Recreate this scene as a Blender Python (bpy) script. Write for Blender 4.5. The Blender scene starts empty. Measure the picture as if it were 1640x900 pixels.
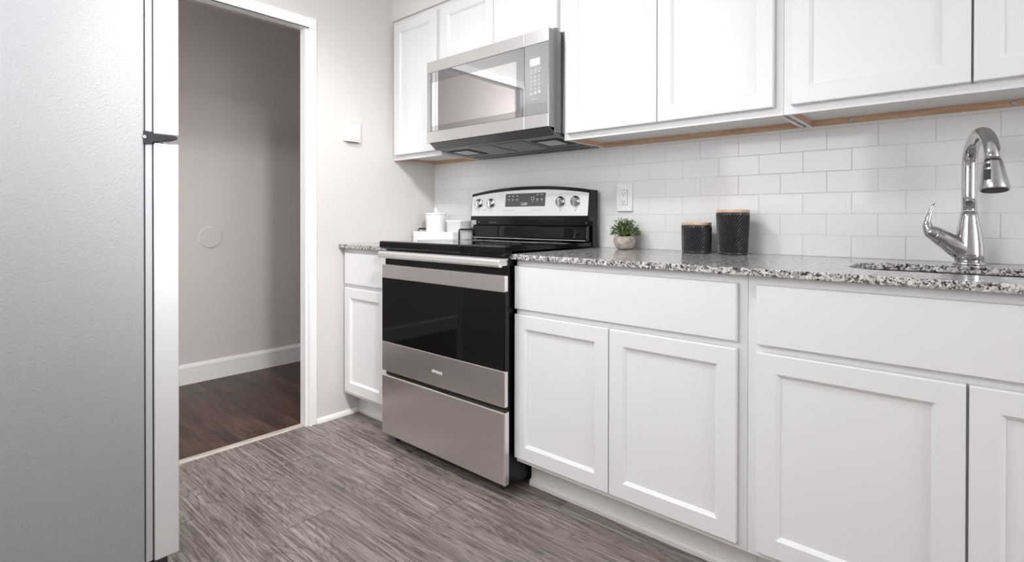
import bpy, bmesh, math, random
from mathutils import Vector, Matrix
random.seed(7)
sc = bpy.context.scene
COL = sc.collection

# ------------------------------------------------------------------ camera
cam_d = bpy.data.cameras.new('camera'); cam = bpy.data.objects.new('camera', cam_d); COL.objects.link(cam)
RT = Vector((0.75175072, 0.65944553, 0.00156555)); UP = Vector((-0.00480725, 0.00310614, 0.99998362)); FW = Vector((-0.65942986, 0.75174593, -0.00550516))
M4 = Matrix.Identity(4)
for i in range(3):
    M4[i][0] = RT[i]; M4[i][1] = UP[i]; M4[i][2] = -FW[i]
M4[0][3], M4[1][3], M4[2][3] = 2.5072542, -2.13718675, 1.03494898
cam.matrix_world = M4
cam_d.sensor_fit = 'HORIZONTAL'; cam_d.sensor_width = 36.0
cam_d.lens = 851.78 * 36.0 / 1640.0
cam_d.shift_x = 0.000248; cam_d.shift_y = -94.7647 / 1640.0
cam_d.clip_start = 0.02
sc.camera = cam

# ------------------------------------------------------------------ exposure, world, lights
sc.view_settings.view_transform = 'Standard'; sc.view_settings.look = 'None'
sc.view_settings.gamma = 1.0; sc.view_settings.use_curve_mapping = False
sc.view_settings.exposure = -0.03
W = bpy.data.worlds.new('daylight'); sc.world = W; W.use_nodes = True
W.node_tree.nodes['Background'].inputs[0].default_value = (0.95, 0.97, 1.0, 1)
W.node_tree.nodes['Background'].inputs[1].default_value = 1.0

def area(name, loc, target, sx, sy, power, color=(1, 1, 1), shape='RECTANGLE'):
    d = bpy.data.lights.new(name, 'AREA'); d.shape = shape; d.size = sx; d.size_y = sy; d.energy = power; d.color = color
    o = bpy.data.objects.new(name, d); COL.objects.link(o); o.location = loc
    o.rotation_euler = (Vector(target) - Vector(loc)).to_track_quat('-Z', 'Y').to_euler()
    return o
area('hall_end_fill', (-.60, -4.17, 1.20), (-.95, -.6, .75), .80, 1.4, 16, (.97, .985, 1.0))  # added area light at the far hall end, brightens the hallway
hd_ = bpy.data.lights.new('hall_fill_light', 'POINT'); hd_.energy = 12; hd_.shadow_soft_size = .10
ho_ = bpy.data.objects.new('hall_fill_light', hd_); COL.objects.link(ho_); ho_.location = (-.60, -3.05, 2.05)  # added point light, lifts the hall wall that the microwave mirrors
LX, LY, LX2, LY2 = .95, -1.45, 2.55, -1.62
# ceiling lamp's own light, front window daylight, an added spot and right-hand fill
area('ceiling_lamp_light', (LX, LY, 2.33), (LX, LY, 0), .36, .36, 21, (.985, .99, 1.0), 'DISK')
sd_ = bpy.data.lights.new('corner_fill_spot', 'SPOT'); sd_.energy = 175; sd_.spot_size = math.radians(50); sd_.spot_blend = .8; sd_.shadow_soft_size = .12; sd_.color = (1, .99, .98)
so_ = bpy.data.objects.new('corner_fill_spot', sd_); COL.objects.link(so_); so_.location = (LX2 - .08, LY2 + .02, 2.255)  # added spot, brightens the left corner and the hall through the doorway
SPOT_AIM = Vector((-.70, -.78, .45)); so_.rotation_euler = (SPOT_AIM - so_.location).to_track_quat('-Z', 'Y').to_euler()
area('window_daylight_front', (1.40, -2.425, 1.62), (1.25, 0, 1.00), 1.00, .95, 18, (.97, .98, 1.0))
area('right_fill_light', (5.57, -1.60, 1.36), (0, -.9, 1.0), 1.5, 1.7, 42, (.98, .985, 1.0))  # soft fill from the right, behind an added unseen window

# ------------------------------------------------------------------ materials
def mat(name, base=(.8, .8, .8), rough=.5, metal=0.0, spec=.5, coat=0.0):
    m = bpy.data.materials.new(name); m.use_nodes = True
    b = m.node_tree.nodes['Principled BSDF']
    b.inputs['Base Color'].default_value = (*base, 1); b.inputs['Roughness'].default_value = rough
    b.inputs['Metallic'].default_value = metal; b.inputs['Specular IOR Level'].default_value = spec
    b.inputs['Coat Weight'].default_value = coat
    return m
def nd(m, t, **kw):
    n = m.node_tree.nodes.new(t)
    for k, v in kw.items():
        if k in n.inputs: n.inputs[k].default_value = v
        else: setattr(n, k, v)
    return n
def lk(m, a, b): m.node_tree.links.new(a, b)
def bsdf(m): return m.node_tree.nodes['Principled BSDF']
def coords(m, scale=(1, 1, 1), rot=(0, 0, 0), space='geo'):
    mp = nd(m, 'ShaderNodeMapping'); mp.inputs['Scale'].default_value = scale; mp.inputs['Rotation'].default_value = rot
    if space == 'geo':
        g = nd(m, 'ShaderNodeNewGeometry'); lk(m, g.outputs['Position'], mp.inputs['Vector'])
    else:
        g = nd(m, 'ShaderNodeTexCoord'); lk(m, g.outputs['Object'], mp.inputs['Vector'])
    return mp.outputs['Vector']
def ramp(m, fac, stops, const=False):
    r = nd(m, 'ShaderNodeValToRGB'); e = r.color_ramp.elements
    if const: r.color_ramp.interpolation = 'CONSTANT'
    while len(e) < len(stops): e.new(.5)
    for i, (p, c) in enumerate(stops):
        e[i].position = p; e[i].color = (*c, 1) if not isinstance(c, float) else (c, c, c, 1)
    lk(m, fac, r.inputs['Fac']); return r.outputs['Color']
def noise(m, vec, scale=5, detail=4, rough=.55, dist=0):
    n = nd(m, 'ShaderNodeTexNoise'); n.inputs['Scale'].default_value = scale; n.inputs['Detail'].default_value = detail
    n.inputs['Roughness'].default_value = rough; n.inputs['Distortion'].default_value = dist
    lk(m, vec, n.inputs['Vector']); return n.outputs['Fac']
def mix(m, fac, a, b, mode='MIX'):
    n = nd(m, 'ShaderNodeMix'); n.data_type = 'RGBA'; n.blend_type = mode
    if isinstance(fac, (int, float)): n.inputs[0].default_value = fac
    else: lk(m, fac, n.inputs[0])
    for i, v in ((6, a), (7, b)):
        if isinstance(v, tuple): n.inputs[i].default_value = (*v, 1)
        else: lk(m, v, n.inputs[i])
    return n.outputs[2]
def bump(m, h, strength=.2, dist=.001):
    n = nd(m, 'ShaderNodeBump'); n.inputs['Strength'].default_value = strength; n.inputs['Distance'].default_value = dist
    lk(m, h, n.inputs['Height']); lk(m, n.outputs['Normal'], bsdf(m).inputs['Normal'])

def paint(name, c, rough=.5, bs=.05, sc_=300):
    m = mat(name, c, rough); v = coords(m)
    n = noise(m, v, 1.3, 2)
    lk(m, ramp(m, n, [(.3, tuple(x * .985 for x in c)), (.7, c)]), bsdf(m).inputs['Base Color'])
    bump(m, noise(m, v, sc_, 2), bs, .001); return m
M = {}
M['wall'] = paint('warm_grey_wall_paint', (.665, .637, .620), .55, .08)
M['hallwall'] = paint('hall_wall_paint', (.66, .605, .585), .6, .08)
M['soffit'] = paint('soffit_paint', (.80, .775, .755), .6, .06)
M['ceil'] = paint('ceiling_paint', (.86, .855, .85), .7, .1)
M['trim'] = paint('white_trim_paint', (.86, .86, .855), .35, .03)
M['cab'] = paint('white_cabinet_paint', (.82, .82, .82), .38, .02, 500)
M['kick'] = paint('cabinet_kick_paint', (.80, .785, .77), .45, .02)
M['grout'] = paint('grout', (.70, .695, .69), .8, .1)
M['tile'] = mat('white_glazed_tile', (.82, .82, .815), .09, 0, .28); _v = coords(M['tile']); bump(M['tile'], noise(M['tile'], _v, 14, 1), .12, .004)
M['plastic'] = mat('white_plastic', (.86, .86, .85), .35)
M['ceramic'] = mat('white_ceramic', (.86, .86, .85), .12)
M['slot'] = mat('dark_slot', (.03, .03, .03), .6)
M['darkgap'] = mat('dark_rubber', (.025, .025, .028), .6)

# raw wood under the cabinets
m = M['rawwood'] = mat('raw_maple', (.60, .38, .25), .6); v = coords(m, (3, 60, 60))
lk(m, ramp(m, noise(m, v, 3, 4), [(.3, (.52, .31, .19)), (.7, (.68, .45, .30))]), bsdf(m).inputs['Base Color'])
m = M['lidwood'] = mat('bamboo_lid', (.70, .48, .33), .45); v = coords(m, (8, 90, 8))
lk(m, ramp(m, noise(m, v, 3, 3), [(.3, (.62, .40, .26)), (.7, (.80, .58, .42))]), bsdf(m).inputs['Base Color'])

# granite
m = M['granite'] = mat('speckled_granite', (.6, .6, .6), .15, 0, .8); v = coords(m)
nz = nd(m, 'ShaderNodeTexNoise'); nz.inputs['Scale'].default_value = 120; nz.inputs['Detail'].default_value = 3; lk(m, v, nz.inputs['Vector'])
vm = nd(m, 'ShaderNodeVectorMath'); vm.operation = 'SCALE'; vm.inputs['Scale'].default_value = .012; lk(m, nz.outputs['Color'], vm.inputs[0])
va = nd(m, 'ShaderNodeVectorMath'); va.operation = 'ADD'; lk(m, v, va.inputs[0]); lk(m, vm.outputs[0], va.inputs[1])
def voro(scale, stops):
    vo = nd(m, 'ShaderNodeTexVoronoi'); vo.inputs['Scale'].default_value = scale; lk(m, va.outputs[0], vo.inputs['Vector'])
    sp = nd(m, 'ShaderNodeSeparateColor'); lk(m, vo.outputs['Color'], sp.inputs[0]); return ramp(m, sp.outputs[0], stops, True)
big = voro(150, [(0, (.022, .021, .021)), (.22, (.12, .115, .11)), (.40, (.40, .385, .375)), (.61, (.66, .645, .63)), (.84, (.76, .75, .74))])
sml = voro(300, [(0, (.03, .03, .03)), (.22, (.20, .19, .185)), (.42, (.50, .49, .48)), (.72, (.74, .73, .72))])
gm = noise(m, v, 70, 2)
lk(m, mix(m, ramp(m, gm, [(.42, 0.0), (.58, 1.0)]), big, sml), bsdf(m).inputs['Base Color'])

# kitchen vinyl planks, grain runs along x
m = M['floor'] = mat('grey_brown_vinyl_plank', (.4, .36, .33), .42)
g = nd(m, 'ShaderNodeNewGeometry'); sep = nd(m, 'ShaderNodeSeparateXYZ'); lk(m, g.outputs['Position'], sep.inputs[0])
def math_(op, a, b=None, c=None):
    n = nd(m, 'ShaderNodeMath'); n.operation = op
    for i, x in enumerate((a, b, c)):
        if x is None: continue
        if isinstance(x, (int, float)): n.inputs[i].default_value = x
        else: lk(m, x, n.inputs[i])
    return n.outputs[0]
def planks(width, length, off):
    yy = math_('ADD', math_('DIVIDE', sep.outputs['Y'], width), off); row = math_('FLOOR', yy)
    xx = math_('ADD', math_('DIVIDE', sep.outputs['X'], length), math_('MULTIPLY', row, .377))
    colm = math_('FLOOR', xx)
    wn = nd(m, 'ShaderNodeTexWhiteNoise'); wn.noise_dimensions = '2D'
    cb = nd(m, 'ShaderNodeCombineXYZ'); lk(m, row, cb.inputs[0]); lk(m, colm, cb.inputs[1]); lk(m, cb.outputs[0], wn.inputs['Vector'])
    fy = math_('FRACT', yy); fx = math_('FRACT', xx)
    ey = math_('MINIMUM', fy, math_('SUBTRACT', 1, fy)); ex = math_('MINIMUM', fx, math_('SUBTRACT', 1, fx))
    e = math_('MINIMUM', math_('MULTIPLY', ey, width * 2.0), math_('MULTIPLY', ex, length))
    return wn.outputs['Value'], wn.outputs['Color'], e
def grainvec(rc, sx, sy, shift=9.0):
    s2 = nd(m, 'ShaderNodeVectorMath'); s2.operation = 'SCALE'; s2.inputs['Scale'].default_value = shift; lk(m, rc, s2.inputs[0])
    ad = nd(m, 'ShaderNodeVectorMath'); ad.operation = 'ADD'; lk(m, g.outputs['Position'], ad.inputs[0]); lk(m, s2.outputs[0], ad.inputs[1])
    mp = nd(m, 'ShaderNodeMapping'); mp.inputs['Scale'].default_value = (sx, sy, 1); lk(m, ad.outputs[0], mp.inputs['Vector']); return mp.outputs['Vector']
rv, rc, edge = planks(.178, 1.22, .32)
n1 = noise(m, grainvec(rc, .75, 6.0), 2.2, 3, .5, .6)            # broad figure
n2 = noise(m, grainvec(rc, 1.25, 52), 2.4, 6, .64, .45)            # streaks
n3 = noise(m, grainvec(rc, 5, 260), 2.0, 3, .6, .2)              # pores
rings_ = math_('FRACT', math_('MULTIPLY', n1, 13.0))               # contour lines of the figure: cathedral grain
line = math_('ABSOLUTE', math_('SUBTRACT', rings_, .5))
c = ramp(m, n2, [(.31, (.016, .010, .008)), (.42, (.100, .073, .060)), (.49, (.205, .163, .143)), (.57, (.300, .252, .228)), (.67, (.54, .49, .455))])
c = mix(m, .30, c, ramp(m, n1, [(.36, (.085, .064, .055)), (.5, (.20, .163, .145)), (.64, (.35, .305, .278))]))
c = mix(m, ramp(m, line, [(.0, .85), (.06, .30), (.18, 0.0)]), c, (.050, .034, .028))
c = mix(m, ramp(m, line, [(.40, 0.0), (.5, .38)]), c, (.42, .38, .35))
c = mix(m, .22, c, ramp(m, n3, [(.38, (.03, .022, .018)), (.62, (.50, .45, .42))]))
c = mix(m, 1.0, c, ramp(m, rv, [(0, (.90, .88, .87)), (1, (1.12, 1.10, 1.10))]), 'MULTIPLY')
c = mix(m, ramp(m, edge, [(0, .75), (.0012, 0.0)]), c, (.06, .045, .04))
lk(m, c, bsdf(m).inputs['Base Color']); bump(m, n2, .25, .001)

# hall oak strips
m = M['oak'] = mat('dark_oak_strip', (.06, .04, .03), .36, 0, .3)
g = nd(m, 'ShaderNodeNewGeometry'); sep = nd(m, 'ShaderNodeSeparateXYZ'); lk(m, g.outputs['Position'], sep.inputs[0])
rv, rc, edge = planks(.058, .62, .1)
n1 = noise(m, grainvec(rc, 1.6, 16), 2.4, 4, .55, .8); line = math_('ABSOLUTE', math_('SUBTRACT', math_('FRACT', math_('MULTIPLY', n1, 11.0)), .5))
n2 = noise(m, grainvec(rc, 7, 150), 2, 3, .6, .3)
c = ramp(m, n1, [(.34, (.034, .015, .009)), (.5, (.070, .035, .022)), (.66, (.110, .058, .038))])
c = mix(m, ramp(m, line, [(.0, .65), (.12, .2), (.25, 0.0)]), c, (.014, .007, .005))
c = mix(m, .3, c, ramp(m, n2, [(.4, (.02, .012, .01)), (.6, (.12, .075, .055))]))
c = mix(m, 1.0, c, ramp(m, rv, [(0, (.72, .72, .72)), (1, (1.35, 1.3, 1.25))]), 'MULTIPLY')
c = mix(m, ramp(m, edge, [(0, 1.0), (.0010, 0.0)]), c, (.012, .008, .006))
lk(m, c, bsdf(m).inputs['Base Color'])

# metals
def brushed(name, c, rough, axis='x', amt=.04):
    m = mat(name, c, rough, 1.0)
    v = coords(m, {'x': (6, 900, 900), 'z': (900, 900, 6)}[axis]); n = noise(m, v, 1, 2)
    lk(m, ramp(m, n, [(.3, float(rough - amt / 2)), (.7, float(rough + amt / 2))]), bsdf(m).inputs['Roughness'])
    if axis == 'x':
        tg = nd(m, 'ShaderNodeTangent'); tg.direction_type = 'RADIAL'; tg.axis = 'Z'
        lk(m, tg.outputs[0], bsdf(m).inputs['Tangent']); bsdf(m).inputs['Anisotropic'].default_value = .7
    return m
M['steel'] = brushed('brushed_stainless', (.90, .875, .865), .31)
M['steelz'] = brushed('brushed_stainless_upright', (.78, .78, .78), .36, 'z')
M['handle'] = mat('satin_steel_handle', (.88, .875, .87), .30, .7)
M['panel'] = brushed('silver_panel', (.78, .78, .78), .42, 'x', .04); bsdf(M['panel']).inputs['Metallic'].default_value = .35
M['mwsteel'] = brushed('bright_stainless', (.70, .695, .69), .34, 'x', .03); bsdf(M['mwsteel']).inputs['Metallic'].default_value = .85; bsdf(M['mwsteel']).inputs['Anisotropic'].default_value = .2
M['chrome'] = mat('polished_chrome', (.60, .60, .62), .04, 1.0)
M['satin'] = mat('satin_nickel', (.50, .50, .51), .24, 1.0)
M['sinksteel'] = brushed('sink_steel', (.55, .53, .52), .3)
M['blackglass'] = mat('black_glass', (.004, .004, .005), .03, 0, .35, .0)
M['blackenamel'] = mat('black_enamel', (.005, .005, .006), .12, 0, .35)
M['blackside'] = mat('black_side_panel', (.006, .006, .007), .28, 0, .35)
M['burner'] = mat('burner_mark', (.05, .05, .052), .08)
M['mwglass'] = mat('reflective_oven_glass', (.50, .51, .52), .04, .85)
M['mwwindow'] = mat('reflective_window_screen', (.95, .96, .97), .035, 1.0)
M['mwpanel'] = mat('grey_touch_panel', (.50, .50, .50), .12, .6)
M['mwbody'] = brushed('grey_painted_case', (.28, .28, .28), .30, 'z')
M['mwbottom'] = mat('charcoal_underside', (.16, .16, .165), .30, .4)
M['keymark'] = mat('printed_key_mark', (.56, .56, .56), .5)
M['mark'] = mat('printed_mark', (.80, .80, .80), .5)
M['markdark'] = mat('dark_printed_mark', (.25, .25, .25), .5)
M['lcd'] = mat('pale_lcd', (.66, .66, .66), .3)
M['display'] = mat('grey_display_window', (.10, .10, .105), .30, .0, .25)
M['lens'] = mat('frosted_lamp_lens', (.62, .64, .64), .35)
m = M['mesh'] = mat('grease_filter_mesh', (.30, .30, .30), .35, .8); v = coords(m, (420, 420, 420))
vo = nd(m, 'ShaderNodeTexVoronoi'); vo.inputs['Scale'].default_value = 1; lk(m, v, vo.inputs['Vector'])
lk(m, ramp(m, vo.outputs['Distance'], [(.15, .45), (.6, .10)]), bsdf(m).inputs['Base Color'])
# fridge
m = M['fridgeside'] = mat('textured_grey_fridge_side', (.335, .337, .345), .50, 0.2); v = coords(m, (1, 1, 1))
fn = noise(m, v, 170, 3, .5, .6); bump(m, fn, .6, .0014)
M['fridgedoor'] = brushed('fridge_door_edge', (.80, .80, .81), .42, 'x', .06)
bsdf(M['fridgedoor']).inputs['Metallic'].default_value = .5
M['gasket'] = mat('grey_gasket', (.42, .42, .44), .45)
M['hinge'] = mat('dark_hinge_metal', (.022, .022, .026), .35, .4)
# small things
M['canister'] = mat('matte_charcoal_stoneware', (.046, .046, .052), .34)
m = M['pot'] = mat('rough_concrete_pot', (.5, .42, .36), .8); v = coords(m)
lk(m, ramp(m, noise(m, v, 55, 5, .65), [(.3, (.33, .26, .21)), (.5, (.50, .42, .36)), (.68, (.66, .60, .54))]), bsdf(m).inputs['Base Color'])
bump(m, noise(m, v, 140, 4), .5, .002)
m = M['leaf'] = mat('leaf_green', (.08, .2, .05), .5); v = coords(m)
lk(m, ramp(m, noise(m, v, 90, 2), [(.35, (.020, .046, .012)), (.5, (.075, .140, .036)), (.64, (.32, .42, .18))]), bsdf(m).inputs['Base Color'])
M['soil'] = mat('dark_soil', (.05, .04, .03), .9)
M['wire'] = mat('dark_bronze_wire', (.04, .03, .028), .4, .5)
m = M['emboss'] = mat('embossed_white_ceramic', (.86, .86, .85), .2); v = coords(m)
vo = nd(m, 'ShaderNodeTexVoronoi'); vo.inputs['Scale'].default_value = 70; lk(m, v, vo.inputs['Vector']); bump(m, vo.outputs['Distance'], .5, .002)
m = M['lampglass'] = mat('lit_lamp_glass', (.9, .9, .88), .4); bsdf(m).inputs['Emission Color'].default_value = (1, .98, .95, 1); bsdf(m).inputs['Emission Strength'].default_value = 3.0
m = M['pane'] = mat('window_glass', (1, 1, 1), .0); bsdf(m).inputs['Transmission Weight'].default_value = 1.0; bsdf(m).inputs['IOR'].default_value = 1.02

# ------------------------------------------------------------------ mesh helpers
def nb(): return bmesh.new()
def box(bm, x0, x1, y0, y1, z0, z1, bev=0.0, seg=2):
    t = bmesh.new(); bmesh.ops.create_cube(t, size=1)
    for v in t.verts:
        v.co = Vector(((x0 + x1) / 2 + v.co.x * (x1 - x0), (y0 + y1) / 2 + v.co.y * (y1 - y0), (z0 + z1) / 2 + v.co.z * (z1 - z0)))
    if bev: bmesh.ops.bevel(t, geom=list(t.edges), offset=bev, segments=seg, profile=.5, affect='EDGES')
    merge(bm, t); return bm
def merge(bm, t, smooth=None):
    me = bpy.data.meshes.new('tmp'); t.to_mesh(me); t.free(); bm.from_mesh(me); bpy.data.meshes.remove(me)
def prism(bm, pts, axis, a, b, bev=0.0):
    """pts: 2-D outline in the plane across `axis`; extruded from a to b."""
    t = bmesh.new()
    def P(p, h):
        return {'x': (h, p[0], p[1]), 'y': (p[0], h, p[1]), 'z': (p[0], p[1], h)}[axis]
    lo = [t.verts.new(P(p, a)) for p in pts]; hi = [t.verts.new(P(p, b)) for p in pts]
    n = len(pts); t.faces.new(lo[::-1]); t.faces.new(hi)
    for i in range(n): t.faces.new((lo[i], lo[(i + 1) % n], hi[(i + 1) % n], hi[i]))
    bmesh.ops.recalc_face_normals(t, faces=list(t.faces))
    if bev: bmesh.ops.bevel(t, geom=list(t.edges), offset=bev, segments=2, profile=.5, affect='EDGES')
    merge(bm, t); return bm
def loft(bm, rings, cap0=True, cap1=True, closed=True, smooth=True):
    t = bmesh.new(); R = [[t.verts.new(p) for p in r] for r in rings]; n = len(R[0])
    for a, b in zip(R, R[1:]):
        for i in range(n if closed else n - 1):
            f = t.faces.new((a[i], a[(i + 1) % n], b[(i + 1) % n], b[i])); f.smooth = smooth
    if cap0: t.faces.new(R[0][::-1])
    if cap1: t.faces.new(R[-1])
    bmesh.ops.recalc_face_normals(t, faces=list(t.faces)); merge(bm, t); return bm
def lathe(bm, prof, cx, cy, n=48, smooth=True):
    rings = [[(cx + r * math.cos(2 * math.pi * i / n), cy + r * math.sin(2 * math.pi * i / n), z) for i in range(n)] for r, z in prof]
    return loft(bm, rings, smooth=smooth)
def tube(bm, path, rad, n=16, cap=True, flat=None):
    path = [Vector(p) for p in path]; k = len(path)
    rad = rad if isinstance(rad, (list, tuple)) else [rad] * k
    rings = []; prev = None
    for i, p in enumerate(path):
        d = (path[min(i + 1, k - 1)] - path[max(i - 1, 0)]).normalized()
        if prev is None:
            u = d.cross(Vector((0, 0, 1)))
            if u.length < .05: u = d.cross(Vector((1, 0, 0)))
        else: u = prev - d * prev.dot(d)
        u.normalize(); prev = u; w = d.cross(u)
        fu, fw = (1, 1) if flat is None else flat
        rings.append([tuple(p + u * math.cos(2 * math.pi * j / n) * rad[i] * fu + w * math.sin(2 * math.pi * j / n) * rad[i] * fw) for j in range(n)])
    return loft(bm, rings, cap, cap)
def smoothpath(pts, rads, sub=6):
    P = [Vector(p) for p in pts]; out = []; ro = []
    for i in range(len(P) - 1):
        p0, p1, p2, p3 = P[max(i - 1, 0)], P[i], P[i + 1], P[min(i + 2, len(P) - 1)]
        for s in range(sub):
            t = s / sub
            out.append(.5 * ((2 * p1) + (p2 - p0) * t + (2 * p0 - 5 * p1 + 4 * p2 - p3) * t * t + (3 * p1 - p0 - 3 * p2 + p3) * t ** 3))
            tt = t * t * (3 - 2 * t); ro.append(rads[i] * (1 - tt) + rads[i + 1] * tt)
    out.append(P[-1]); ro.append(rads[-1]); return out, ro
def rrect(x0, x1, y0, y1, r, n=6):
    pts = []
    for cx, cy, a0 in ((x1 - r, y1 - r, 0), (x0 + r, y1 - r, 90), (x0 + r, y0 + r, 180), (x1 - r, y0 + r, 270)):
        for i in range(n + 1):
            a = math.radians(a0 + 90 * i / n); pts.append((cx + r * math.cos(a), cy + r * math.sin(a)))
    return pts

def world_of(o):
    p = Vector((0, 0, 0))
    while o is not None: p += o.location; o = o.parent
    return p
def obj(name, bm, m, parent=None, loc=None, smooth_angle=None):
    """one mesh object; bm holds world coordinates"""
    me = bpy.data.meshes.new(name)
    o = bpy.data.objects.new(name, me); COL.objects.link(o)
    if parent is not None: o.parent = parent; origin = world_of(parent)
    else:
        origin = Vector(loc) if loc is not None else Vector((0, 0, 0)); o.location = origin
    bmesh.ops.translate(bm, verts=list(bm.verts), vec=-origin)
    bm.to_mesh(me); bm.free()
    for mm in (m if isinstance(m, (list, tuple)) else [m]): me.materials.append(M[mm] if isinstance(mm, str) else mm)
    return o
def tag(o, label, cat, group=None, kind=None):
    o['label'] = label; o['category'] = cat
    if group: o['group'] = group
    if kind: o['kind'] = kind
    return o
def thing(name, label, cat, loc, group=None):
    o = bpy.data.objects.new(name, None); COL.objects.link(o); o.location = loc; o.empty_display_size = .1
    return tag(o, label, cat, group)
def struct(name, bm, m, parent=None):
    o = obj(name, bm, m, parent)
    if parent is None: o['kind'] = 'structure'
    return o
def text(name, s, size, loc, rot, m, parent, depth=.0006, align='CENTER'):
    cu = bpy.data.curves.new('txt', 'FONT'); cu.body = s; cu.size = size; cu.extrude = depth; cu.align_x = align; cu.align_y = 'CENTER'
    t = bpy.data.objects.new('txt', cu); COL.objects.link(t)
    dg = bpy.context.evaluated_depsgraph_get(); me = bpy.data.meshes.new_from_object(t.evaluated_get(dg))
    bpy.data.objects.remove(t); bpy.data.curves.remove(cu)
    b = nb(); b.from_mesh(me); bpy.data.meshes.remove(me)
    bmesh.ops.transform(b, matrix=Matrix.Translation(Vector(loc)) @ rot, verts=list(b.verts))
    return obj(name, b, m, parent)
FACE_Y = Matrix.Rotation(math.radians(90), 4, 'X')      # lettering that reads from -y

# ------------------------------------------------------------------ room shell
XR, YF, ZC = 5.60, -2.45, 2.44
HX = -1.2066; DY0, DY1, DZ = -.8160, -1.63, 1.995      # doorway in the left wall
TW = .048                                               # partition thickness
b = nb(); box(b, -.035, XR, YF, .03, -.05, 0); struct('floor', b, 'floor')
b = nb(); box(b, HX - .05, -.035, -4.2, 1.2, -.05, 0); struct('floor_hall', b, 'oak')
b = nb(); box(b, -.02, XR + .1, YF - .1, .1, ZC, ZC + .08); struct('ceiling', b, 'ceil')
b = nb(); box(b, HX - .1, -TW + .01, -4.2, 1.2, 2.39, 2.47); struct('ceiling_hall', b, 'ceil')
b = nb(); box(b, -TW, XR + .1, .012, .10, -.05, ZC + .05); struct('wall_back', b, 'wall')
b = nb(); box(b, -TW, 0, DY0, .012, -.05, ZC + .05); box(b, -TW, 0, YF, DY1, -.05, ZC + .05); box(b, -TW, 0, DY1, DY0, DZ, ZC + .05); struct('wall_left', b, 'wall')
b = nb(); box(b, HX - .1, HX, -4.2, 1.2, -.05, 2.47); struct('wall_hall', b, 'hallwall')
b = nb(); box(b, HX - .1, -TW, 1.1, 1.2, -.05, 2.47); 
HA, HB, HC, HD = -1.04, -.18, .45, 1.95
for q in ((HX - .1, HA, -.05, 2.47), (HB, -TW, -.05, 2.47), (HA, HB, -.05, HC), (HA, HB, HD, 2.47)): box(b, q[0], q[1], -4.3, -4.2, q[2], q[3])
box(b, -TW - .01, -TW, .10, 1.1, -.05, 2.47); box(b, -TW - .01, -TW, -4.2, YF, -.05, 2.47); struct('wall_hall_ends', b, 'hallwall')
# front wall (behind the camera) and right wall, each with a window opening; the right one is added for fill
WX0, WX1, WZ0, WZ1 = .87, 1.93, 1.06, 2.14
b = nb(); box(b, -TW, WX0, YF - .1, YF, -.05, ZC + .05); box(b, WX1, XR + .1, YF - .1, YF, -.05, ZC + .05)
box(b, WX0, WX1, YF - .1, YF, -.05, WZ0); box(b, WX0, WX1, YF - .1, YF, WZ1, ZC + .05); struct('wall_front', b, 'wall')
VY0, VY1, VZ0, VZ1 = -2.36, -.84, .50, 2.22
b = nb(); box(b, XR, XR + .1, YF, VY0, -.05, ZC + .05); box(b, XR, XR + .1, VY1, .02, -.05, ZC + .05)
box(b, XR, XR + .1, VY0, VY1, -.05, VZ0); box(b, XR, XR + .1, VY0, VY1, VZ1, ZC + .05); struct('wall_right', b, 'wall')
def window(name, mk):
    b = nb(); mk(b, 0); o = struct(name, b, 'trim')
    b = nb(); mk(b, 1); obj('window_pane', b, 'pane', o)
def wf(b, w):
    if w == 0:
        for x0, x1, z0, z1 in ((WX0, WX1, WZ0, WZ0 + .05), (WX0, WX1, WZ1 - .05, WZ1), (WX0, WX0 + .05, WZ0 + .05, WZ1 - .05), (WX1 - .05, WX1, WZ0 + .05, WZ1 - .05), (WX0 + .05, WX1 - .05, 1.53, 1.57)):
            box(b, x0, x1, YF - .08, YF - .04, z0, z1)
        for x0, x1, z0, z1 in ((WX0 - .06, WX1 + .06, WZ0 - .06, WZ0), (WX0 - .06, WX1 + .06, WZ1, WZ1 + .06), (WX0 - .06, WX0, WZ0, WZ1), (WX1, WX1 + .06, WZ0, WZ1)):
            box(b, x0, x1, YF, YF + .014, z0, z1)
    else: box(b, WX0 + .05, WX1 - .05, YF - .065, YF - .06, WZ0 + .05, WZ1 - .05)
def wr(b, w):
    if w == 0:
        for y0, y1, z0, z1 in ((VY0, VY1, VZ0, VZ0 + .05), (VY0, VY1, VZ1 - .05, VZ1), (VY0, VY0 + .05, VZ0 + .05, VZ1 - .05), (VY1 - .05, VY1, VZ0 + .05, VZ1 - .05), (VY0 + .05, VY1 - .05, 1.48, 1.52)):
            box(b, XR + .04, XR + .08, y0, y1, z0, z1)
        for y0, y1, z0, z1 in ((VY0 - .06, VY1 + .06, VZ0 - .06, VZ0), (VY0 - .06, VY1 + .06, VZ1, VZ1 + .06), (VY0 - .06, VY0, VZ0, VZ1), (VY1, VY1 + .06, VZ0, VZ1)):
            box(b, XR - .014, XR, y0, y1, z0, z1)
    else: box(b, XR + .06, XR + .065, VY0 + .05, VY1 - .05, VZ0 + .05, VZ1 - .05)
def wh(b, w):
    if w == 0:
        for x0, x1, z0, z1 in ((HA, HB, HC, HC + .05), (HA, HB, HD - .05, HD), (HA, HA + .05, HC + .05, HD - .05), (HB - .05, HB, HC + .05, HD - .05), (HA + .05, HB - .05, 1.18, 1.22)): box(b, x0, x1, -4.28, -4.24, z0, z1)
    else: box(b, HA + .05, HB - .05, -4.265, -4.26, HC + .05, HD - .05)
window('window_1', wf); window('window_fill_right', wr); window('window_fill_hall', wh)  # right and hall windows are unseen, added to go with the fill lights
# soffit over the wall cabinets
b = nb(); box(b, 0, XR, -.312, .012, 2.152, ZC + .01); struct('wall_soffit', b, 'soffit')
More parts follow.
